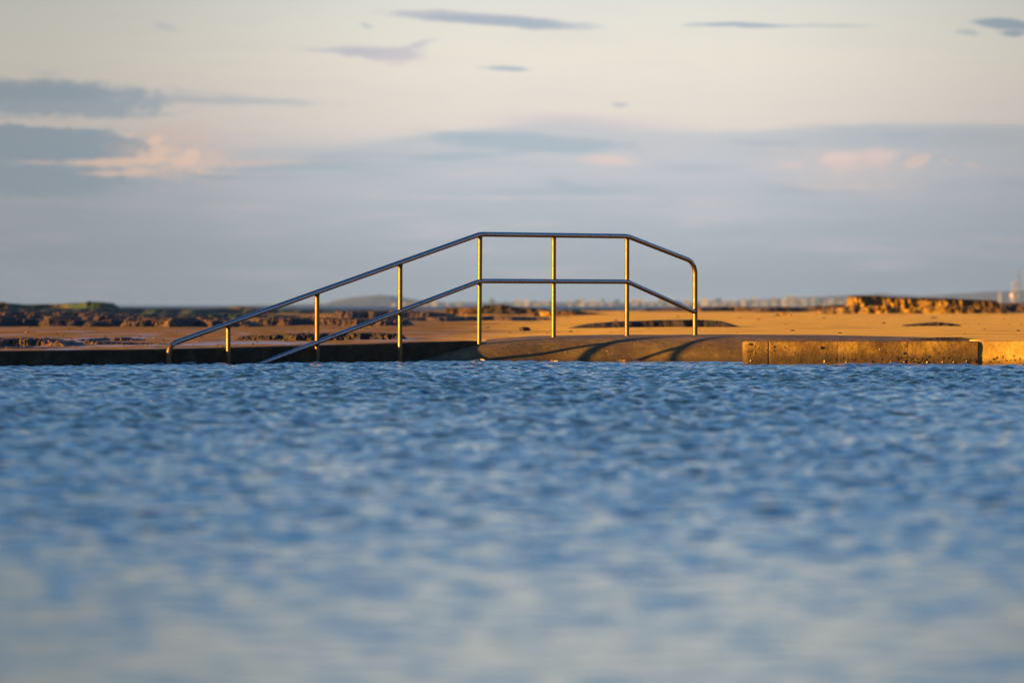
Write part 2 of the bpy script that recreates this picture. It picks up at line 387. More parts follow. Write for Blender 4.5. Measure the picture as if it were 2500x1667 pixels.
def build_pool():
    D = np.concatenate([np.linspace(-12, 3, 30, endpoint=False), np.linspace(3, 44, 2100, endpoint=False), np.linspace(44, 60, 640)])
    nf = 560
    u = np.linspace(-1, 1, nf)
    outer = np.array([1.5, 2.5, 5, 10]); 
    U = np.concatenate([-outer[::-1], u, outer])
    half = 0.1*np.abs(D)+2.2
    X = (half[:, None]*U[None, :]).astype(np.float32); Y = np.repeat((D-CAM_D)[:, None], len(U), 1).astype(np.float32)
    h = waves(X, Y, 3, 110, 0.075, 0.31, math.radians(-30), 1.3, WAVE_S)
    h += waves(X, Y, 5, 14, 0.8, 2.5, math.radians(-50), 0.9, 0.022)
    gust = 0.85+0.5*fbm(X*0.35+3, Y*0.10+9, 3)
    DD = Y+CAM_D
    amp = gust*(WNEAR+(1-WNEAR)*sstep(7, 29, DD))
    # sheltered, shallow water right by the edge
    amp = amp*(0.55+0.45*sstep(0.2, 3.0, 55.8-DD))
    amp = amp*(1-sstep(1.0, 1.6, np.abs(U))[None, :])
    Z = h*amp
    v = np.stack([X, Y, Z], 2).reshape(-1, 3)
    o = mesh_obj('pool_water', v, grid_faces(len(D), len(U)), M_pool)
    tag(o, kind='structure')
WAVE_S = 0.265; WNEAR = 0.16
build_pool()

# ------------------------------------------------------------------ sand flat beyond the pool
def sand_z(x, D):
    kerbD = 52.62+(x+3.17)*slope+0.22
    B = np.where(x < -0.35, kerbD, np.where(x < 4.5, 57.0, 53.25))
    zl = np.interp(D, [0, 50, 60, 80, 110, 160, 300, 500], [.125, .125, .13, .165, .19, .2, .2, .16])
    zr = np.interp(D, [0, 53, 57, 62, 90, 150, 300, 500], [.195, .2, .215, .225, .235, .25, .24, .18])
    w = sstep(-2.5, 2.0, x-0.02*(D-60))
    z = zl*(1-w)+zr*w
    z = z+0.020*fbm(x*0.22, D*0.10, 4)*np.clip((D-50)/30, 0.25, 2.2)
    z = z+(0.010*(1-w)+0.004)*fbm(x*1.3, D*0.5+40, 4)*np.clip(D/60, 1, 2.5)
    z = z+0.006*(1-w)*fbm(x*5, D*2.2, 3)
    t = sstep(0.0, 0.12, D-B)
    # outer edge of the flat sinks into the sea
    e = sstep(0, 60, D-(360+40*fbm(x*0.01, D*0+3, 3)))
    return (z*t+(-0.7)*(1-t))*(1-e)+(-1.4)*e
def build_sand():
    D = np.concatenate([np.linspace(6, 44, 60, endpoint=False), np.linspace(44, 64, 260, endpoint=False),
                        1/np.linspace(1/64, 1/470, 420)])
    u = np.linspace(-1, 1, 620); U = np.concatenate([[-6, -2.2], u, [2.2, 6]])
    X = (0.1*D+5)[:, None]*U[None, :]; DD = np.repeat(D[:, None], len(U), 1)
    Z = sand_z(X, DD)
    v = np.stack([X, DD-CAM_D, Z], 2).reshape(-1, 3)
    tag(mesh_obj('sand', v, grid_faces(len(D), len(U)), M_sand), kind='structure')
build_sand()
def sz(x, D): return float(sand_z(np.array([x], float), np.array([D], float))[0])

# the open sea reaches the horizon
def build_sea():
    D = np.concatenate([np.linspace(380, 1500, 80), np.geomspace(1520, 9000, 60)])
    U = np.linspace(-1, 1, 90); X = (D*0.5+60)[:, None]*U; DD = np.repeat(D[:, None], 90, 1)
    Z = -0.65+0.10*fbm(X*0.01, DD*0.012, 4)
    tag(mesh_obj('sea', np.stack([X, DD-CAM_D, Z], 2).reshape(-1, 3), grid_faces(len(D), 90), M_sea), kind='structure')
build_sea()
# sea bed and surrounding ground under everything
def build_ground():
    v = np.array([(x, y, -2.2) for y in (-400, 9000) for x in (-4900, 4900)], float)
    tag(mesh_obj('ground', v, np.array([[0, 1, 3, 2]]), M_dark), kind='structure')
build_ground()

# ------------------------------------------------------------------ concrete ramp, kerb, blocks
def build_ramp():
    xs = np.linspace(-3.6, 5.2, 300); Ds = np.linspace(53.6, 60.5, 200)
    X, DD = np.meshgrid(xs, Ds)
    Z = ramp_z(X, DD)+0.004*fbm(X*1.5, DD*1.5, 4)+0.0015*fbm(X*9, DD*9, 3)
    # falls away at its back and sides so that it joins the sand
    Z -= 0.5*sstep(59.0, 60.5, DD)+0.3*sstep(4.6, 5.2, X)
    # keep it on the pool side of the kerb
    kerbD = 52.62+(X+3.17)*slope+0.20
    Z = np.where((X < -0.30) & (DD > kerbD+0.05), -0.6, Z)
    v = np.stack([X, DD-CAM_D, Z], 2).reshape(-1, 3)
    o = mesh_obj('concrete_ramp', v, grid_faces(200, 300), M_ramp)
    tag(o, 'rounded brown concrete ramp rising out of the pool behind the handrail feet', 'ramp')
build_ramp()

def build_kerb():
    # runs along the rail on its far side
    bm = bmesh.new(); ring_prev = None
    n = 150; s0 = -14.0; s1 = (Vector((-0.30, 55.72))-RA).dot(RE)
    random.seed(3)
    for i in range(n+1):
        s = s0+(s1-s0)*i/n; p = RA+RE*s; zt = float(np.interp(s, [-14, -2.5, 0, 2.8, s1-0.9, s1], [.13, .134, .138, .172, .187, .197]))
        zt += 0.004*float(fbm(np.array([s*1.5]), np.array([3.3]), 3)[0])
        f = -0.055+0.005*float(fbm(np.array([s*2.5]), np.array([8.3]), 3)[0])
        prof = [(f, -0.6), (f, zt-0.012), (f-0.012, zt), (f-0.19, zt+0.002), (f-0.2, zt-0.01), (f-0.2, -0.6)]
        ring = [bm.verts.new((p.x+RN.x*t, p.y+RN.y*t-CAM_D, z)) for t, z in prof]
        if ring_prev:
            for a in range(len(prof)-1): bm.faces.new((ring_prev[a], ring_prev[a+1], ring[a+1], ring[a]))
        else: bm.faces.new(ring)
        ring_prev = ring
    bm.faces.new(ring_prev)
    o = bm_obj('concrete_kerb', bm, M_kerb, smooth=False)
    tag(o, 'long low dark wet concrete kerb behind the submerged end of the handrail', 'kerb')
build_kerb()

def build_block(name, px0, px1, D0, D1, ytop, mat, label, joints=(), end_round=True, depth=0.42, seed=1):
    p0 = at(px0, ytop, D0); p1 = at(px1, ytop, D1); zt = p0.z
    L = (p1-p0).length; ex = Vector((p1.x-p0.x, p1.y-p0.y, 0)).normalized(); ny = Vector((-ex.y, ex.x, 0))
    jm = [((at(j, ytop, D0).x-p0.x)/ex.x) for j in joints]
    nx = int(L/0.02); nz = 16
    us = list(np.linspace(0, L, nx)); 
    for j in jm: us += [j-0.012, j-0.006, j, j+0.006, j+0.012]
    us = np.array(sorted(us))
    # profile: foot of the front face, up, over the rounded top edge, back
    prof = [(0.0, -0.5)]+[(0.0, -0.06+(zt+0.045)*k/nz) for k in range(nz)]
    r = 0.016
    prof += [(r*(1-math.cos(a)), zt-r+r*math.sin(a)) for a in (0.3, 0.8, 1.2, 1.57)]
    prof += [(depth*0.3, zt+0.002), (depth*0.7, zt+0.001), (depth-0.01, zt), (depth, zt-0.02), (depth, -0.5)]
    pf = np.array(prof); UU = np.repeat(us[:, None], len(pf), 1); TT = np.repeat(pf[None, :, 0], len(us), 0).copy(); ZZ = np.repeat(pf[None, :, 1], len(us), 0).copy()
    front = (TT < 0.1)
    d = 0.006*fbm(UU*5+seed*9, ZZ*7, 4)+0.003*fbm(UU*22+seed, ZZ*24, 3)
    d += 0.012*sstep(0.07, -0.02, ZZ)*(0.5+fbm(UU*9, ZZ*12+4, 3))
    for q, j in enumerate(jm): d += (0.006, 0.002, 0.002)[q]*np.exp(-((UU-j)/0.005)**2)
    TT += np.where(front, d, 0); ZZ += np.where(ZZ > zt-0.005, 0.004*fbm(UU*4, TT*6+2, 3), 0)
    if end_round:
        e = np.clip(1-UU/0.014, 0, 1); TT += np.where(TT < depth/2, 0.012*e*e, 0); ZZ = np.where(ZZ > 0.05, ZZ-0.012*e*e, ZZ)
    X = p0.x+ex.x*UU+ny.x*TT; Yv = p0.y+ex.y*UU+ny.y*TT
    V = np.stack([X, Yv, ZZ], 2).reshape(-1, 3); nr, nc = len(us), len(pf)
    verts = [tuple(v) for v in V]; faces = [tuple(f) for f in grid_faces(nr, nc)[:, ::-1]]
    nb = len(verts); verts += [verts[k] for k in range(nc)]+[verts[(nr-1)*nc+k] for k in range(nc)]
    faces.append(tuple(nb+k for k in range(nc))); faces.append(tuple(nb+nc+k for k in range(nc))[::-1])
    o = mesh_obj(name, verts, faces, mat)
    tag(o, label, 'wall'); return p0, ex, ny, zt, L
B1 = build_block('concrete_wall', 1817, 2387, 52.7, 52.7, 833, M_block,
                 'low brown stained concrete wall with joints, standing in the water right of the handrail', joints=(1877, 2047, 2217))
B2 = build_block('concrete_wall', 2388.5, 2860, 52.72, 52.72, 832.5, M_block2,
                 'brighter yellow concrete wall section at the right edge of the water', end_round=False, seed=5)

# ------------------------------------------------------------------ handrail
def tube_rings(bm, path, r, seg=20, cap=True):
    """sweep a circle along a polyline"""
    rings = []; n = len(path)
    up = None
    for i, p in enumerate(path):
        t = (path[min(i+1, n-1)]-path[max(i-1, 0)]).normalized()
        if up is None: up = Vector((RN.x, RN.y, 0))
        a = (up-t*up.dot(t)).normalized(); b = t.cross(a)
        rr = r[i] if isinstance(r, list) else r
        rings.append([bm.verts.new(p+a*math.cos(2*math.pi*q/seg)*rr+b*math.sin(2*math.pi*q/seg)*rr) for q in range(seg)])
    for i in range(n-1):
        for q in range(seg): bm.faces.new((rings[i][q], rings[i][(q+1) % seg], rings[i+1][(q+1) % seg], rings[i+1][q]))
    if cap:
        for rg in (rings[0], rings[-1]): bm.faces.new([bm.verts.new(v.co) for v in rg])
def fillet(pts, rad, steps=10):
    out = [pts[0]]
    for i in range(1, len(pts)-1):
        p = pts[i]; a = (pts[i-1]-p); b = (pts[i+1]-p); r = rad[i]
        if r <= 0: out.append(p); continue
        A = p+a.normalized()*r; Bq = p+b.normalized()*r
        for k in range(steps+1):
            t = k/steps; out.append(A*(1-t)**2+p*2*t*(1-t)+Bq*t*t)
    out.append(pts[-1]); return out
def densify(pts, step=0.12):
    out = []
    for a, b in zip(pts[:-1], pts[1:]):
        n = max(1, int((b-a).length/step)); out += [a+(b-a)*k/n for k in range(n)]
    return out+[pts[-1]]

def build_handrail():
    R = 0.0245
    root = empty('handrail', rail_pt(1172, 838))
    tag(root, 'stainless steel handrail with two rails climbing out of the water over the ramp', 'handrail')
    inv = root.location.copy()
    def loc(v): return v-inv
    zt = 1.239; zm = 0.782
    def P(px, z):
        D = rail_D(px); q = at(px, HOR, D); q.z = z; return q
    # top rail with both bent-down ends
    a0 = rail_pt(411, 842)
    top = [P(411, -0.5), a0, P(1172, zt), P(1532, zt), rail_pt(1697, 641), P(1697, ramp_foot(1697))]
    top = fillet(top, [0, .11, .05, .05, .13, 0])
    tp = densify(top); k1 = max(i for i, p in enumerate(tp) if p.x < a0.x+0.03 and p.z < a0.z+0.05); zr = rail_pt(1697, 641).z
    k2 = min(i for i, p in enumerate(tp) if p.x > P(1690, 0).x and p.z < zr)
    for nm, seg_, mt in (('end_post', tp[:k1+1], M_steel), ('top_rail', tp[k1:k2+1], M_rail), ('end_post', tp[k2:], M_steel)):
        bm = bmesh.new(); tube_rings(bm, [loc(p) for p in seg_], R); bm_obj(nm, bm, mt, root)
    # lower rail
    low = fillet([rail_pt(560, 916), P(1172, zm), P(1532, zm), rail_pt(1694, 761)], [0, .03, .03, 0], 6)
    bm = bmesh.new(); tube_rings(bm, [loc(p) for p in densify(low)], R*0.94); bm_obj('lower_rail', bm, M_rail, root)
    # posts
    for px, lean in ((557, 0), (774, 0), (977, 2), (1172, 4), (1352, 1), (1531, 1)):
        base = P(px-lean*0.5, 0)
        zb = ramp_foot(px) if px > 1100 else -0.45
        if px <= 1172: zz = zt-(P(1172, 0)-P(px, 0)).length*(zt-a0.z)/(P(1172, 0)-P(411, 0)).length
        else: zz = zt
        t = P(px, zz-R*0.6); base.z = zb-0.02; bm = bmesh.new()
        path = densify([base, t], 0.15)
        rad = [R*0.92]*len(path)
        if px < 1100:   # tapered sleeve where the post enters the water
            path = densify([base, t], 0.05)
            rad = [R*(0.78 if p.z < 0.0 else min(0.92, 0.78+p.z*1.2)) for p in path]
        tube_rings(bm, [loc(p) for p in path], rad); po = bm_obj('post', bm, M_steel, root)
        # weld collar under the top rail
        bm = bmesh.new(); q = t.copy(); d = (t-base).normalized()
        tube_rings(bm, [loc(q-d*0.03), loc(q-d*0.015), loc(q)], [R*0.94, R*1.02, R*1.06]); bm_obj('weld', bm, M_steel, po)
def ramp_foot(px):
    D = rail_D(px); x = (px-1250)*D/F
    return float(ramp_z(np.array([x]), np.array([D]))[0])-0.01
build_handrail()

# ------------------------------------------------------------------ reef ledges, rocks, weed
def ledge(name, px0, px1, D, prof, mat, label, cat, group=None, depth=None, base_py=None, rough=0.35, seed=1, nscale=1.0, crag=1.0, taper=0.06, stepz=False, zbase=None):
    """a rugged rock body; prof = [(px, py_of_top)...], it sits on the sand at distance D"""
    x0 = (px0-1250)*D/F; x1 = (px1-1250)*D/F; W = x1-x0
    cx = (x0+x1)/2; root = Vector((cx, D-CAM_D, 0))
    pxs = [p[0] for p in prof]; zs = [CAM_H-(p[1]-HOR)*D/F for p in prof]
    nx = int(min(900, max(30, (px1-px0)/1.1))); 
    Hmax = max(zs)-(sz(cx, D) if zbase is None else zbase); depth = depth or max(0.5, Hmax*6); ny = 36
    us = np.linspace(0, 1, nx); vs = np.concatenate([np.linspace(0, 0.25, 26, endpoint=False), np.linspace(0.25, 1, 24)])
    U, V = np.meshgrid(us, vs)
    X = x0+U*W; DD = D+V*depth
    base = sand_z(X, DD) if zbase is None else np.full_like(X, zbase)
    top = np.interp(px0+U*(px1-px0), pxs, zs)
    unit = Hmax if Hmax > 0.02 else 0.02
    sx = nscale/(unit*2.2)
    nz = fbm(X*sx+seed*13.1, DD*sx*0.6+seed*3.7, 5, 0.6)
    ridge = 1-np.abs(fbm(X*sx*1.7+seed, DD*sx*1.3+7, 4, 0.6))*2
    ends = sstep(0, taper, U)*sstep(0, taper, 1-U)
    edge = 0.06+0.05*(1+fbm(X*sx*1.2+4.4*seed, X*0+seed, 4, 0.6))
    frontf = sstep(0, 1, np.clip(V/edge, 0, 1)); backf = sstep(0, 1, (1-V)/0.4)
    h = (top-base)*(1+rough*nz*crag*0.6)*frontf*backf*ends
    h += unit*0.25*crag*ridge*frontf*backf*ends*rough*(V < 0.7)
    if stepz: h = np.where(V < 0.5, h*(0.55+0.45*sstep(0.35, 0.5, V/edge*0.35+0.25*nz)), h)
    Z = base-0.02*unit-0.01+h
    # push the front in and out so it is craggy, not a straight line
    DD2 = DD+(V < 0.3)*unit*1.2*crag*fbm(X*sx*2+9*seed, Z/unit*1.3, 4, 0.6)+depth*0.15*fbm(X*sx*0.4+seed, X*0, 3)*(1-V)
    v = np.stack([X-root.x, DD2-CAM_D-root.y, Z], 2).reshape(-1, 3)
    o = mesh_obj(name, v, grid_faces(len(vs), nx), mat, smooth=True); o.location = root
    tag(o, label, cat, group); return o

LG = 'low reef ledges on the sand flat'
ledge('rock_ledge', -60, 268, 300, [(-60, 741), (0, 741), (40, 745), (130, 743), (200, 741), (214, 737), (220, 741), (248, 739), (262, 748), (268, 756)], M_green,
      'flat green algae-topped rock ledge at the far left by the sea', 'rock', LG, depth=14, seed=2, rough=.25, taper=.02)
ledge('rock_ledge', -80, 24, 285, [(-80, 738), (0, 739), (15, 744), (24, 752)], M_rock, 'small brown rock cut by the left edge of the photo', 'rock', LG, depth=5, seed=3)
ledge('rock_ledge', -80, 900, 205, [(-80, 756), (240, 756), (420, 758), (640, 759), (900, 761)], M_green, 'long thin green weedy reef strip on the left below the sea line', 'rock', LG, depth=60, seed=4, rough=.8)
ledge('rock_ledge', -80, 330, 145, [(-80, 764), (60, 763), (200, 765), (330, 769)], M_rock, 'orange brown reef band below the green strip at far left', 'rock', LG, depth=16, seed=5, rough=.55, nscale=2.4)
ledge('rock_ledge', -80, 560, 112, [(-80, 775), (60, 772), (160, 776), (250, 773), (380, 778), (470, 776), (560, 781)], M_rock, 'dark mottled reef shelf between the two far-left rock bands', 'rock', LG, depth=9, seed=41, rough=.6, nscale=2.2)
ledge('rock_ledge', 240, 700, 140, [(240, 771), (330, 768), (430, 770), (520, 768), (620, 771), (700, 772)], M_green, 'greenish rubble band behind the lower end of the handrail', 'rock', LG, depth=20, seed=6, rough=.55, nscale=2.4)
ledge('rock_ledge', -80, 240, 92, [(-80, 783), (40, 781), (140, 783), (240, 787)], M_dark, 'black reef strip on the brown sand at far left', 'rock', LG, depth=6, seed=7, rough=.7, nscale=1.4)
ledge('rock_ledge', 205, 620, 92, [(205, 789), (260, 781), (330, 785), (430, 780), (470, 783), (560, 785), (620, 789)], M_rock, 'orange lit reef strip just left of the first handrail post', 'rock', LG, depth=6, seed=8, rough=.6, nscale=2.0)
ledge('rock_ledge', 560, 1010, 100, [(560, 786), (650, 780), (740, 779), (860, 781), (960, 782), (1010, 785)], M_cap, 'dark brown reef strip crossing behind the second handrail post', 'rock', LG, depth=6, seed=9, rough=.8, nscale=1.4)
ledge('rock_ledge', 455, 645, 330, [(455, 755), (500, 753), (560, 751), (575, 748), (600, 750), (640, 755)], M_cap, 'low dark rock on the sea line left of the second handrail post', 'rock', LG, depth=8, seed=10, rough=.3)
ledge('rock_ledge', 690, 860, 240, [(690, 760), (730, 757), (800, 759), (860, 762)], M_rock, 'thin brown rock behind the second handrail post', 'rock', LG, depth=8, seed=11, rough=.7)
ledge('rock_ledge', 790, 1110, 135, [(790, 768), (830, 760), (880, 763), (960, 761), (1040, 765), (1110, 770)], M_rock, 'brown rubble band around the third handrail post', 'rock', LG, depth=22, seed=12, rough=.55, nscale=2.4)
ledge('rock_ledge', 950, 1360, 128, [(950, 780), (1020, 777), (1120, 775), (1200, 774), (1300, 776), (1360, 779)], M_cap, 'thin dark reef edge in front of the square brown rock', 'rock', LG, depth=10, seed=13, rough=.8, nscale=1.4)
ledge('rock_ledge', 1084, 1182, 205, [(1084, 752), (1090, 750), (1180, 750), (1182, 752)], M_rock, 'square reddish brown rock left of the tall handrail post', 'rock', LG, depth=3, seed=14, rough=.12, taper=.03)
ledge('rock_ledge', 1172, 1345, 214, [(1172, 750), (1182, 745), (1225, 744), (1250, 749), (1300, 751), (1335, 755), (1345, 760)], M_dark, 'black flat-topped rock between the two tall handrail posts', 'rock', LG, depth=4, seed=15, rough=.2, taper=.03)
ledge('rock_ledge', 1298, 1372, 172, [(1298, 768), (1308, 760), (1325, 757), (1345, 760), (1372, 766)], M_gold, 'golden brown boulder just left of the middle handrail post', 'rock', LG, depth=2.2, seed=16, rough=.4)
ledge('rock_ledge', 1350, 1560, 170, [(1350, 765), (1380, 760), (1420, 763), (1470, 766), (1560, 770)], M_rock, 'dark rubble tail right of the golden boulder', 'rock', LG, depth=3, seed=17, rough=.8)
ledge('rock_ledge', 1365, 1835, 83, [(1365, 796), (1400, 792), (1440, 789), (1500, 784), (1600, 781), (1700, 779), (1760, 782), (1800, 786), (1835, 790)], M_dark, 'long black reef tongue lying on the bright sand behind the rail end', 'rock', LG, depth=2.5, seed=18, rough=.22, nscale=1.0, crag=.5, taper=.16)
ledge('rock_ledge', 1350, 1575, 275, [(1350, 757), (1420, 755), (1500, 756), (1575, 757)], M_green, 'thin green weed line on the sea edge behind the two right tall posts', 'rock', LG, depth=12, seed=44, rough=.4)
ledge('rock_ledge', 1560, 1900, 250, [(1560, 756), (1640, 754), (1720, 752), (1800, 750), (1900, 753)], M_cap, 'thin dark reef line on the sea line right of the handrail', 'rock', LG, depth=8, seed=19, rough=.7)
ledge('rock_ledge', 1840, 2110, 235, [(1840, 754), (1900, 752), (1980, 752), (2060, 748), (2110, 746)], M_rock, 'brown reef line leading up to the golden outcrop', 'rock', LG, depth=8, seed=20, rough=.8)
ledge('rock_ledge', 1890, 1935, 150, [(1890, 770), (1905, 763), (1920, 764), (1935, 769)], M_gold, 'tiny brown rock on open sand left of the golden outcrop', 'rock', LG, depth=1, seed=21)
ledge('rock_ledge', 1985, 2105, 195, [(1985, 765), (2010, 757), (2050, 753), (2080, 750), (2105, 750)], M_gold, 'golden rubble slope at the left foot of the big outcrop', 'rock', LG, depth=4, seed=22, rough=.7)
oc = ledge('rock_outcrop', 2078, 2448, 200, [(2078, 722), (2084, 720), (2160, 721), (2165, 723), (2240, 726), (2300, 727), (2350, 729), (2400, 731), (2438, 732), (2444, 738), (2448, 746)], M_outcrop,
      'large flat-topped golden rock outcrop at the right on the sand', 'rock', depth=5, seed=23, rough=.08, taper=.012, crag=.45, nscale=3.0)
ledge('rock_ledge', 2095, 2470, 188, [(2095, 757), (2150, 750), (2230, 756), (2300, 750), (2380, 752), (2470, 757)], M_outcrop, 'broken golden rubble along the front of the big outcrop', 'rock', LG, depth=3, seed=24, rough=.9)
ledge('rock_ledge', 2425, 2640, 215, [(2425, 748), (2450, 744), (2500, 744), (2640, 740)], M_cap, 'dark weedy rock at the right edge beyond the outcrop', 'rock', LG, depth=8, seed=25, rough=.6)
ledge('rock_ledge', 2205, 2352, 86, [(2205, 793), (2250, 789), (2290, 786), (2310, 787), (2352, 792)], M_dark, 'flat black rock patch on the sand below the big outcrop', 'rock', LG, depth=1.2, seed=26, rough=.4)
ledge('rock_ledge', 2266, 2298, 125, [(2266, 778), (2280, 773), (2298, 777)], M_dark, 'tiny black rock between the outcrop and the flat black patch', 'rock', LG, depth=.8, seed=27)
ledge('rock_ledge', 1266, 1296, 78, [(1266, 800), (1280, 795), (1296, 800)], M_dark, 'small black stone on sand left of the middle handrail post', 'rock', LG, depth=.5, seed=28)
ledge('rock_ledge', 2160, 2406, 55.9, [(2160, 831), (2230, 825), (2300, 821), (2350, 821), (2385, 826), (2406, 831)], M_dark, 'smooth black lens standing in for shade on the ramp end behind the low wall', 'rock', LG, depth=.7, seed=29, rough=.05, crag=.1, zbase=.19, taper=.1)  # lens body added; its black colour paints the shaded end slope of the ramp

WG = 'dark seaweed drifts on the wet sand'
ledge('seaweed', -80, 190, 57.5, [(-80, 832), (20, 830), (90, 829), (150, 834), (190, 842)], M_weed, 'thick drift of brown seaweed at far left behind the kerb', 'seaweed', WG, depth=2.2, seed=31, rough=.9, nscale=1.6)
ledge('seaweed', 120, 520, 60.5, [(120, 840), (200, 836), (210, 828), (230, 833), (330, 838), (520, 843)], M_weed, 'thin drift of brown seaweed behind the bent end of the handrail', 'seaweed', WG, depth=1.5, seed=32, rough=.9, nscale=1.6)
ledge('seaweed', -80, 260, 54.5, [(-80, 850), (30, 846), (120, 849), (260, 852)], M_weed, 'lowest seaweed drift lying right against the kerb at far left', 'seaweed', WG, depth=1.6, seed=37, rough=.9, nscale=1.6)
ledge('seaweed', 180, 345, 66, [(180, 829), (250, 825), (300, 824), (345, 829)], M_weed, 'small dark seaweed streak on pale wet sand left of the handrail', 'seaweed', WG, depth=1.5, seed=33, rough=.8, nscale=1.6)
ledge('seaweed', 560, 1000, 66, [(560, 823), (660, 818), (740, 815), (900, 813), (1000, 816)], M_dark, 'long black seaweed streak behind the lower half of the handrail', 'seaweed', WG, depth=1.2, seed=34, rough=.5, nscale=1.4)
ledge('seaweed', 620, 960, 57.2, [(620, 846), (700, 843), (800, 841), (960, 840)], M_weed, 'thin brown seaweed line along the kerb between second and third handrail posts', 'seaweed', WG, depth=1.0, seed=35, rough=.9, nscale=1.6)

# ------------------------------------------------------------------ small stones, shells and snails
def lump(name, r, mat, seed, flat=0.6, sub=2):
    bm = bmesh.new(); bmesh.ops.create_icosphere(bm, subdivisions=sub, radius=r)
    for v in bm.verts:
        n = mnoise.noise(v.co/r*1.1+Vector((seed*7.7, 0, 0))); v.co *= 1+0.35*n; v.co.z *= flat
    return bm_obj(name, bm, mat, smooth=False)
random.seed(11)
def scatter(name, protos, spots, label, cat, group):
    for i, (p, s) in enumerate(spots):
        src = protos[i % len(protos)]
        if i < len(protos): o = src
        else: o = src.copy(); col.objects.link(o)
        o.location = p; o.scale = (s*random.uniform(.8, 1.5), s, s*random.uniform(.7, 1.1)); o.rotation_euler = (0, 0, random.uniform(0, 6.28))
        tag(o, label, cat, group)
protos = [lump('pebble', 0.05, M_dark, s, 0.5) for s in range(5)]
sp = []
for _ in range(70):
    py = random.uniform(775, 812); px = random.uniform(1150, 2520); D = F*(CAM_H-0.235)/(py-HOR)
    x = (px-1250)*D/F; sp.append((Vector((x, D-CAM_D, sz(x, D)+0.004)), random.choice([.15, .2, .25, .3, .6])*D/90))
scatter('pebble', protos, sp, 'small dark pebble lying on the open orange sand behind the ramp', 'pebble', 'pebbles on the orange sand')
protos = [lump('stone', 0.045, M_weed, s+9, 0.7) for s in range(4)]
sp = []
for _ in range(110):
    py = random.uniform(800, 846); px = random.uniform(-20, 1000); D = F*(CAM_H-0.15)/(py-HOR)
    x = (px-1250)*D/F
    if D < 52.62+(x+3.17)*slope+0.6: continue
    sp.append((Vector((x, D-CAM_D, sz(x, D)+0.005)), random.choice([.12, .2, .3, .45])*D/70))
scatter('stone', protos, sp, 'small brown stone scattered on the wet sand behind the kerb', 'stone', 'stones on the wet sand')

def snail(name, r, mat, seed):
    """a small conical sea snail: shell turned as stacked whorls with an opening lip"""
    bm = bmesh.new(); seg = 10; rows = 9; rings = []
    for i in range(rows):
        t = i/(rows-1); rr = r*(1-t)**0.8*(1+0.10*math.sin(t*18))+r*0.03
        rings.append([bm.verts.new((rr*math.cos(2*math.pi*q/seg)+r*.08*math.cos(t*9), rr*math.sin(2*math.pi*q/seg)+r*.08*math.sin(t*9), t*r*1.25)) for q in range(seg)])
    for i in range(rows-1):
        for q in range(seg): bm.faces.new((rings[i][q], rings[i][(q+1) % seg], rings[i+1][(q+1) % seg], rings[i+1][q]))
    bm.faces.new(rings[0]); bm.faces.new(rings[-1])
    return bm_obj(name, bm, mat)
def on_block(B, px, py):
    p0, ex, ny, zt, L = B; D = p0.y+CAM_D; q = at(px, py, D); return Vector((q.x, p0.y+ex.y/ex.x*(q.x-p0.x)-0.002, max(q.z, 0.004)))
def snails(B, lst, mat, label, group, base):
    pr = snail('sea_snail', 0.011, mat, 1)
    for i, (px, py, s) in enumerate(lst):
        o = pr if i == 0 else pr.copy()
        if i: col.objects.link(o)
        o.location = on_block(B, px, py); s *= .62; o.scale = (s, s, s)
        o.rotation_euler = (math.pi/2, random.uniform(-.5, .5), random.uniform(-.5, .5)); tag(o, label if not base else SN[i]+' pale snail from the left on the brown stained low wall', 'sea snail', group)
random.seed(4)
low_pale = [(1833, 881, 1.2), (2013, 882, 1.5), (2066, 884, 1.1), (2175, 826+57, .8), (2207, 884, 1.1), (2264, 884, 1.6), (2301, 884, 1.1), (2328, 884, 1.1), (2235, 879, .8), (2360, 882, .9), (1965, 852, .7), (2148, 853, .9), (1842, 860, .9)]
SN = ['first', 'second', 'third', 'fourth', 'fifth', 'sixth', 'seventh', 'eighth', 'ninth', 'tenth', 'eleventh', 'twelfth', 'thirteenth']
low_pale.sort()
snails(B1, low_pale, M_shell, 'pale snail shell stuck on the brown stained low wall', 'pale snails on the brown wall', 1)
dk = [(random.gauss(0, 1)*120+2180, random.uniform(870, 886), random.uniform(.6, 1.3)) for _ in range(60)]+[(random.uniform(1830, 2380), random.uniform(845, 885), random.uniform(.4, .8)) for _ in range(50)]
dk += [(1890, 849+random.uniform(-5, 8), .7) for _ in range(4)]+[(2250+random.uniform(-14, 14), 879+random.uniform(-5, 5), 1.) for _ in range(10)]+[(2370+random.uniform(-14, 12), 879+random.uniform(-6, 5), 1.) for _ in range(12)]
dk = [d for d in dk if 1822 < d[0] < 2383]
snails(B1, dk, M_dshell, 'tiny dark snail on the brown stained low wall', 'dark snails on the brown wall', 0)
dk = [(random.uniform(2394, 2520), random.uniform(868, 886), random.uniform(.5, 1.1)) for _ in range(26)]
snails(B2, dk, M_dshell, 'tiny dark snail on the bright yellow wall section', 'dark snails on the yellow wall', 0)

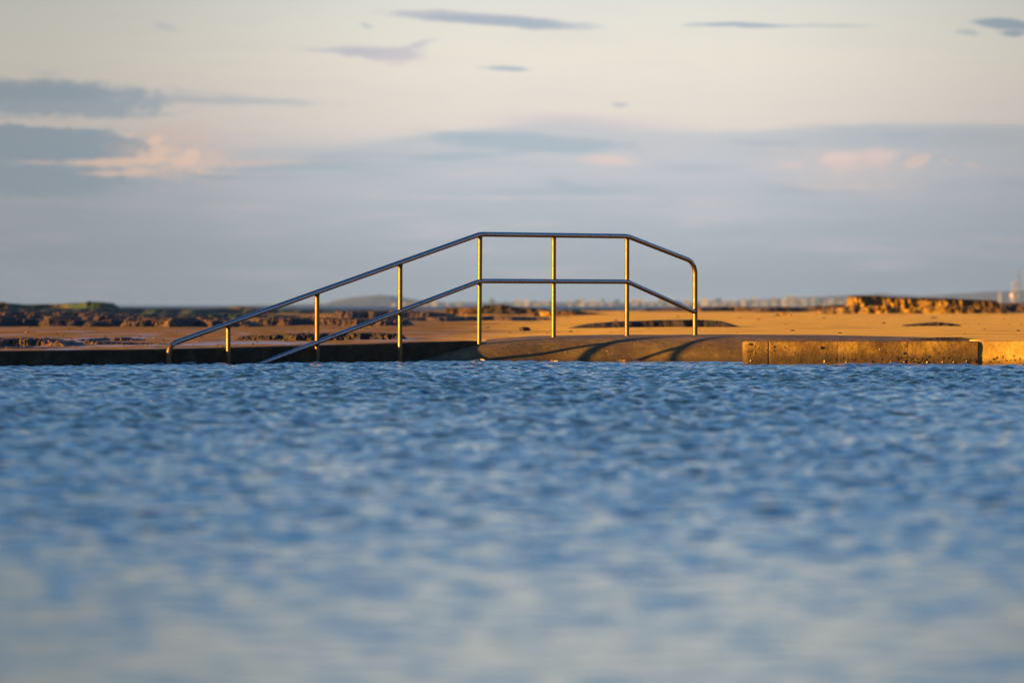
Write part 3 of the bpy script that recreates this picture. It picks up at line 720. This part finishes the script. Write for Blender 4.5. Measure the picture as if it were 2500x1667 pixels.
def knob(px, py, r, label):
    bm = bmesh.new(); path = [Vector((0, 0.01, 0)), Vector((0, -r*0.6, 0)), Vector((0, -r*1.1, r*.1)), Vector((0, -r*1.5, r*.1)), Vector((0, -r*1.6, r*.1))]
    up = Vector((1, 0, 0)); seg = 12; rad = [r, r*1.05, r*.95, r*.6, r*.1]; rings = []
    for p, rr in zip(path, rad): rings.append([bm.verts.new(p+Vector((math.cos(6.283*q/seg)*rr*(1+.15*math.sin(q*2.7)), 0, math.sin(6.283*q/seg)*rr))) for q in range(seg)])
    for i in range(len(path)-1):
        for q in range(seg): bm.faces.new((rings[i][q], rings[i][(q+1) % seg], rings[i+1][(q+1) % seg], rings[i+1][q]))
    bm.faces.new(rings[-1])
    o = bm_obj('iron_stud', bm, M_dshell); o.location = on_block(B1, px, py); tag(o, label, 'stud', 'dark studs on the brown wall')
knob(2004, 849, 0.013, 'dark round stud near the middle of the brown low wall')
knob(1830, 840, 0.010, 'dark round stud at the top left corner of the brown low wall')
knob(2206, 862, 0.008, 'small dark stud low on the right half of the brown wall')

# shells on the ramp surface
pr = [lump('shell', 0.012, M_shell, 3, 0.5), lump('shell', 0.012, M_shell, 6, 0.5)]
sp = []
for px, py in [(1400, 843), (1420, 848), (1486, 836), (1482, 858), (1494, 866), (1630, 865), (1634, 866), (1485, 868), (1350, 851), (1716, 849), (1750, 868), (1550, 842), (1300, 846), (1380, 860), (1600, 830), (1240, 858), (1780, 861), (1260, 838)]:
    for D in np.linspace(55.0, 58.5, 400):
        x = (px-1250)*D/F; z = float(ramp_z(np.array([x]), np.array([D]))[0])
        if HOR+(CAM_H-z)*F/D <= py: break
    sp.append((Vector((x, D-CAM_D, z+0.003)), random.uniform(.25, .6)))
scatter('shell', pr, sp, 'tiny pale shell lying on the sloping face of the ramp', 'shell', 'shells on the ramp')
# small dark stone at the foot of the ramp
def weed_clump(px, py, D, r, mat, label, name='seaweed_clump', flat=.5, w=1.6, z=None):
    bm = bmesh.new(); random.seed(int(px))
    for i in range(14):
        a = random.uniform(0, 6.28); L = r*random.uniform(.5, 1.3); h = r*flat*random.uniform(.2, 1)
        p = [Vector((0, 0, 0)), Vector((math.cos(a)*L*.5*w, math.sin(a)*L*.5, h)), Vector((math.cos(a)*L*w, math.sin(a)*L, h*.3))]
        t = random.uniform(.10, .2)*r; n = Vector((-math.sin(a), math.cos(a), .3))*t
        vs = [bm.verts.new(q+n*s*(1-.3*k)) for k, q in enumerate(p) for s in (-1, 1)]; ws = [bm.verts.new(v.co+Vector((0, 0, t*.6))) for v in vs]
        for k in (0, 2):
            bm.faces.new((vs[k], vs[k+1], vs[k+3], vs[k+2])); bm.faces.new((ws[k], ws[k+1], ws[k+3], ws[k+2]))
            bm.faces.new((vs[k], vs[k+2], ws[k+2], ws[k])); bm.faces.new((vs[k+1], vs[k+3], ws[k+3], ws[k+1]))
    o = bm_obj(name, bm, mat, smooth=False); q = at(px, py, D); o.location = (q.x, q.y, q.z if z is None else z)
    tag(o, label, 'seaweed', 'loose seaweed at the waterline'); return o
M_floater = rock_mat('yellow_seaweed', lin(.25, .14, .04), lin(.5, .3, .1), lin(.7, .45, .2), 20)
weed_clump(1170, 876, 55.2, .045, M_floater, 'golden seaweed tuft floating at the foot of the tall left post', z=.006, flat=.5)
weed_clump(1352, 880, 55.0, .03, M_floater, 'pinkish seaweed scrap floating below the middle handrail post', z=.004, flat=.2)
weed_clump(1520, 881, 55.2, .03, M_floater, 'faint seaweed scrap floating below the fourth tall post', z=.004, flat=.2)
weed_clump(1429, 874, 55.6, .022, M_weed, 'small dark seaweed tuft on the ramp at the waterline', z=.02, flat=1.2, w=1)

# ------------------------------------------------------------------ far shore
M_shore = rock_mat('far_shore_land', lin(.05, .055, .055), lin(.07, .07, .07), lin(.09, .085, .08), 0.01)
M_wall = rock_mat('far_pale_wall', lin(.10, .10, .10), lin(.15, .14, .14), lin(.22, .2, .19), 0.05, bstr=0)
M_wall2 = rock_mat('far_grey_wall', lin(.2, .18, .17), lin(.26, .23, .21), lin(.3, .27, .25), 0.05, bstr=0)
M_roof = rock_mat('far_roof', lin(.12, .05, .04), lin(.16, .07, .05), lin(.2, .1, .07), 0.05, bstr=0)
M_win = rock_mat('far_window', lin(.02, .02, .03), lin(.03, .03, .04), lin(.05, .05, .06), 0.05, rough=.2, bstr=0)
M_red = rock_mat('far_red_paint', lin(.16, .06, .06), lin(.18, .07, .07), lin(.2, .08, .08), 0.05, bstr=0)
M_crown = rock_mat('far_foliage', lin(.02, .035, .015), lin(.04, .06, .025), lin(.07, .09, .04), 0.3)
SH = 5000.0
def hill(name, prof, D, depth, mat, label=None):
    x0 = (prof[0][0]-1250)*D/F; x1 = (prof[-1][0]-1250)*D/F; nx = 220; ny = 24
    U, V = np.meshgrid(np.linspace(0, 1, nx), np.linspace(0, 1, ny))
    px = prof[0][0]+U*(prof[-1][0]-prof[0][0]); top = (HOR-np.interp(px, [p[0] for p in prof], [p[1] for p in prof]))*D/F+CAM_H
    X = x0+U*(x1-x0); Y = D+V*depth
    n = fbm(X*0.02, Y*0.02, 5, .6)
    Z = -2+(top+2)*np.sin(np.clip(V*1.15, 0, 1)*math.pi/1.15)**0.7*(1+0.10*n)
    o = mesh_obj(name, np.stack([X, Y-CAM_D, Z], 2).reshape(-1, 3), grid_faces(ny, nx), mat); tag(o, kind='structure')
hill('hills', [(770, 744), (800, 733), (840, 726), (880, 722), (910, 719), (945, 721), (975, 727), (1010, 733), (1060, 736), (1120, 740), (1180, 744)], 5400, 500, M_shore)
hill('far_shore', [(560, 745), (700, 743), (850, 740), (1000, 738), (1300, 738), (1600, 739), (1900, 738), (2200, 736), (2600, 734), (2900, 735)], 5150, 200, M_shore)
hill('ridge', [(1500, 744), (1650, 739), (1800, 735), (1960, 727), (2100, 720), (2190, 715), (2300, 722), (2380, 717), (2450, 712), (2600, 705), (2900, 712)], 5800, 500, M_shore)

def box(bm, x0, x1, y0, y1, z0, z1):
    v = [bm.verts.new(p) for p in ((x0, y0, z0), (x1, y0, z0), (x1, y1, z0), (x0, y1, z0), (x0, y0, z1), (x1, y0, z1), (x1, y1, z1), (x0, y1, z1))]
    for f in ((0, 1, 5, 4), (1, 2, 6, 5), (2, 3, 7, 6), (3, 0, 4, 7), (4, 5, 6, 7), (3, 2, 1, 0)): bm.faces.new([v[i] for i in f])
def building(px, w, top, mat, label, gable, base=743, D=SH, group='pale buildings on the far shore'):
    p = at(px, base, D); W = w*D/F; H = (base-top)*D/F
    root = empty('building', p); tag(root, label, 'building', group)
    bm = bmesh.new(); box(bm, -W/2, W/2, 0, W*.7, -4, H); bm_obj('wall', bm, mat, root, False)
    bm = bmesh.new(); e = W*.04
    if gable:
        a = [bm.verts.new(q) for q in ((-W/2-e, -e, H), (W/2+e, -e, H), (W/2+e, W*.7+e, H), (-W/2-e, W*.7+e, H), (-W/2-e, W*.35, H*1.3), (W/2+e, W*.35, H*1.3))]
        for f in ((0, 1, 5, 4), (2, 3, 4, 5), (1, 2, 5), (3, 0, 4), (3, 2, 1, 0)): bm.faces.new([a[i] for i in f])
    else: box(bm, -W/2-e, W/2+e, -e, W*.7+e, H+.02, H+.5)
    bm_obj('roof', bm, M_roof if gable else M_wall2, root, False)
    nf = max(1, int(H/3.2)); nw = max(2, int(W/4))
    bm = bmesh.new()
    for r in range(nf):
        for c in range(nw):
            cx = -W/2+W*(c+.5)/nw; cz = H*(r+.45)/nf
            box(bm, cx-W/nw*.22, cx+W/nw*.22, -.15, .1, cz-.7, cz+.7)
    bm_obj('window_row', bm, M_win, root, False)
random.seed(21)
specs = []
for px in (960, 985, 1010, 1036, 1060, 1092, 1120): specs.append((px, random.uniform(9, 20), random.uniform(736, 740)))
for px in (1265, 1285, 1312, 1330, 1390, 1420, 1445, 1468, 1490, 1565, 1590, 1612, 1640): specs.append((px, random.uniform(8, 22), random.uniform(731, 739)))
for px in (1720, 1745, 1768, 1790, 1815, 1842, 1866, 1890, 1915, 1960, 1985, 2010, 2030, 2050, 2068, 2090): specs.append((px, random.uniform(8, 20), random.uniform(726, 736)))
ORD = ['first', 'second', 'third', 'fourth', 'fifth', 'sixth', 'seventh', 'eighth', 'ninth', 'tenth', 'eleventh', 'twelfth', 'thirteenth', 'fourteenth', 'fifteenth', 'sixteenth']
ZONES = [(977, 1172, 'between the third low post and the tall left post'), (1172, 1352, 'between the tall left post and the middle post'),
         (1352, 1531, 'between the middle post and the next tall post'), (1531, 1697, 'between the last two tall posts'), (1697, 2600, 'between the right end post and the outcrop'), (0, 977, 'left of the third low post')]
seen = {}
def far_label(kind, px):
    z = [t for a, b, t in ZONES if a <= px < b][0]; seen[(kind, z)] = seen.get((kind, z), -1)+1
    return '%s from left of %s %s' % (ORD[seen[(kind, z)]], kind, z)
for i, (px, w, top) in enumerate(specs):
    building(px, w, top+1.5, M_wall if i % 4 else M_wall2, far_label('buildings', px), i % 3 == 0)
building(1678, 15, 733, M_wall, 'bright white building just left of the right end post of the handrail', False, group=None)
building(1555, 26, 733, M_wall, 'wide bright building seen low between the last two handrail posts', False, group=None)
building(1932, 24, 724, M_wall, 'largest pale building block on the far shore left of the outcrop', False, group=None)
building(2441, 6, 716, M_shore and M_wall2, 'grey building left of the far chimneys', False, group=None, base=744)

def far_tree(px, w, top):
    D = SH-30; p = at(px, 744, D); W = w*D/F; H = (744-top)*D/F
    root = empty('tree', p); tag(root, far_label('trees', px), 'tree', 'trees on the far shore')
    bm = bmesh.new(); bmesh.ops.create_cone(bm, segments=7, radius1=W*.06, radius2=W*.03, depth=H*.6, cap_ends=True, matrix=Matrix.Translation((0, 0, H*.2))); bm_obj('trunk', bm, M_roof, root)
    bm = bmesh.new()
    for i in range(26):
        a = random.uniform(0, 6.28); r = random.uniform(0, .42)*W; c = Vector((math.cos(a)*r, math.sin(a)*r, H*random.uniform(.4, .95)-r*.25))
        bmesh.ops.create_icosphere(bm, subdivisions=1, radius=W*random.uniform(.07, .16), matrix=Matrix.Translation(c) @ Matrix.Rotation(a, 4, 'X'))
    bm_obj('crown', bm, M_crown, root, False)
random.seed(5)
for px in (1000, 1048, 1200, 1230, 1300, 1345, 1405, 1475, 1500, 1625, 1660, 1750, 1830, 1900, 1945, 2000, 2040, 2075): far_tree(px+random.uniform(-6, 6), random.uniform(10, 24), random.uniform(727, 735))

def chimney(px, w, top, mats, label, rings):
    D = SH-100; p = at(px, 744, D); r = w*D/F/2; H = (744-top)*D/F
    root = empty('chimney', p); tag(root, label, 'chimney')
    n = len(mats); 
    for i, m in enumerate(mats):
        z0 = H*i/n; z1 = H*(i+1)/n; bm = bmesh.new()
        rr = [r*(1-.35*i/n), r*(1-.35*(i+1)/n)]; R0 = []
        for z, q in ((z0, rr[0]), (z1, rr[1])): R0.append([bm.verts.new((q*math.cos(a*math.pi/8), q*math.sin(a*math.pi/8), z)) for a in range(16)])
        for a in range(16): bm.faces.new((R0[0][a], R0[0][(a+1) % 16], R0[1][(a+1) % 16], R0[1][a]))
        bm.faces.new(R0[0]); bm.faces.new(R0[1]); bm_obj('shaft_section', bm, m, root)
    bm = bmesh.new()
    for z in rings: bmesh.ops.create_cone(bm, segments=16, radius1=r*1.15, radius2=r*1.15, depth=.6, cap_ends=True, matrix=Matrix.Translation((0, 0, H*z)))
    bm_obj('gallery', bm, M_wall2, root)
chimney(2477, 6, 689, [M_red, M_wall, M_red, M_wall, M_red], 'shorter reddish banded chimney on the far shore at right', (.6, .98))
chimney(2471.5, 3, 690, [M_wall2, M_wall2], 'thin grey chimney left of the reddish banded one', (.5, .98))
def mast():
    D = SH-100; p = at(2487.5, 744, D); s = D/F; root = empty('tower', p)
    tag(root, 'tallest dark grey tower with a slim mast at the far right', 'tower')
    for nm, w, z0, z1 in (('base', 7, 0, 58), ('shaft', 5, 58, 62), ('mast', 3.4, 62, 86)):
        bm = bmesh.new(); bmesh.ops.create_cone(bm, segments=12, radius1=w*s/2, radius2=w*s/2*.85, depth=(z1-z0)*s, cap_ends=True, matrix=Matrix.Translation((0, 0, (z0+z1)/2*s))); bm_obj(nm, bm, M_shore, root)
    for z in (20, 40, 57):
        bm = bmesh.new(); bmesh.ops.create_cone(bm, segments=12, radius1=w*s*1.1, radius2=w*s*1.1, depth=.8, cap_ends=True, matrix=Matrix.Translation((0, 0, z*s))); bm_obj('gallery', bm, M_wall2, root)
mast()
def tank():
    D = SH-160; p = at(2470.5, 727, D); s = D/F; root = empty('storage_tank', p); tag(root, 'small bright sunlit tank below the far chimneys', 'tank')
    M = rock_mat('white_tank_paint', lin(.6, .5, .4), lin(.6, .5, .4), lin(.6, .5, .4), .05, bstr=0, rough=.5)
    bm = bmesh.new(); bmesh.ops.create_cone(bm, segments=20, radius1=4*s, radius2=4*s, depth=9*s, cap_ends=True, matrix=Matrix.Translation((0, 0, 4.5*s))); bm_obj('shell', bm, M, root)
    bm = bmesh.new(); bmesh.ops.create_cone(bm, segments=20, radius1=4.1*s, radius2=.5*s, depth=3*s, cap_ends=True, matrix=Matrix.Translation((0, 0, 10.5*s))); bm_obj('roof', bm, M, root)
    bm = bmesh.new()
    for a in range(6): bmesh.ops.create_cone(bm, segments=6, radius1=.4*s, radius2=.4*s, depth=17*s, cap_ends=True, matrix=Matrix.Translation((3.4*s*math.cos(a*1.047), 3.4*s*math.sin(a*1.047), -8.6*s)))
    bm_obj('support', bm, M_wall2, root)
tank()

# ------------------------------------------------------------------ haze
def build_haze():
    bm = bmesh.new(); box(bm, -4990, 4990, -450, 9060, -3.2, 50)
    m = bpy.data.materials.new('haze'); m.use_nodes = True; t = m.node_tree; t.nodes.clear()
    o = t.nodes.new('ShaderNodeOutputMaterial'); v = t.nodes.new('ShaderNodeVolumePrincipled')
    v.inputs['Density'].default_value = HAZE_D; v.inputs['Color'].default_value = HAZE_C; v.inputs['Anisotropy'].default_value = 0.0
    t.links.new(v.outputs[0], o.inputs['Volume'])
    tag(bm_obj('haze', bm, m, None, False), kind='stuff')
HAZE_D = 0.00009; HAZE_C = (0.175, 0.33, 0.88, 1)
build_haze()
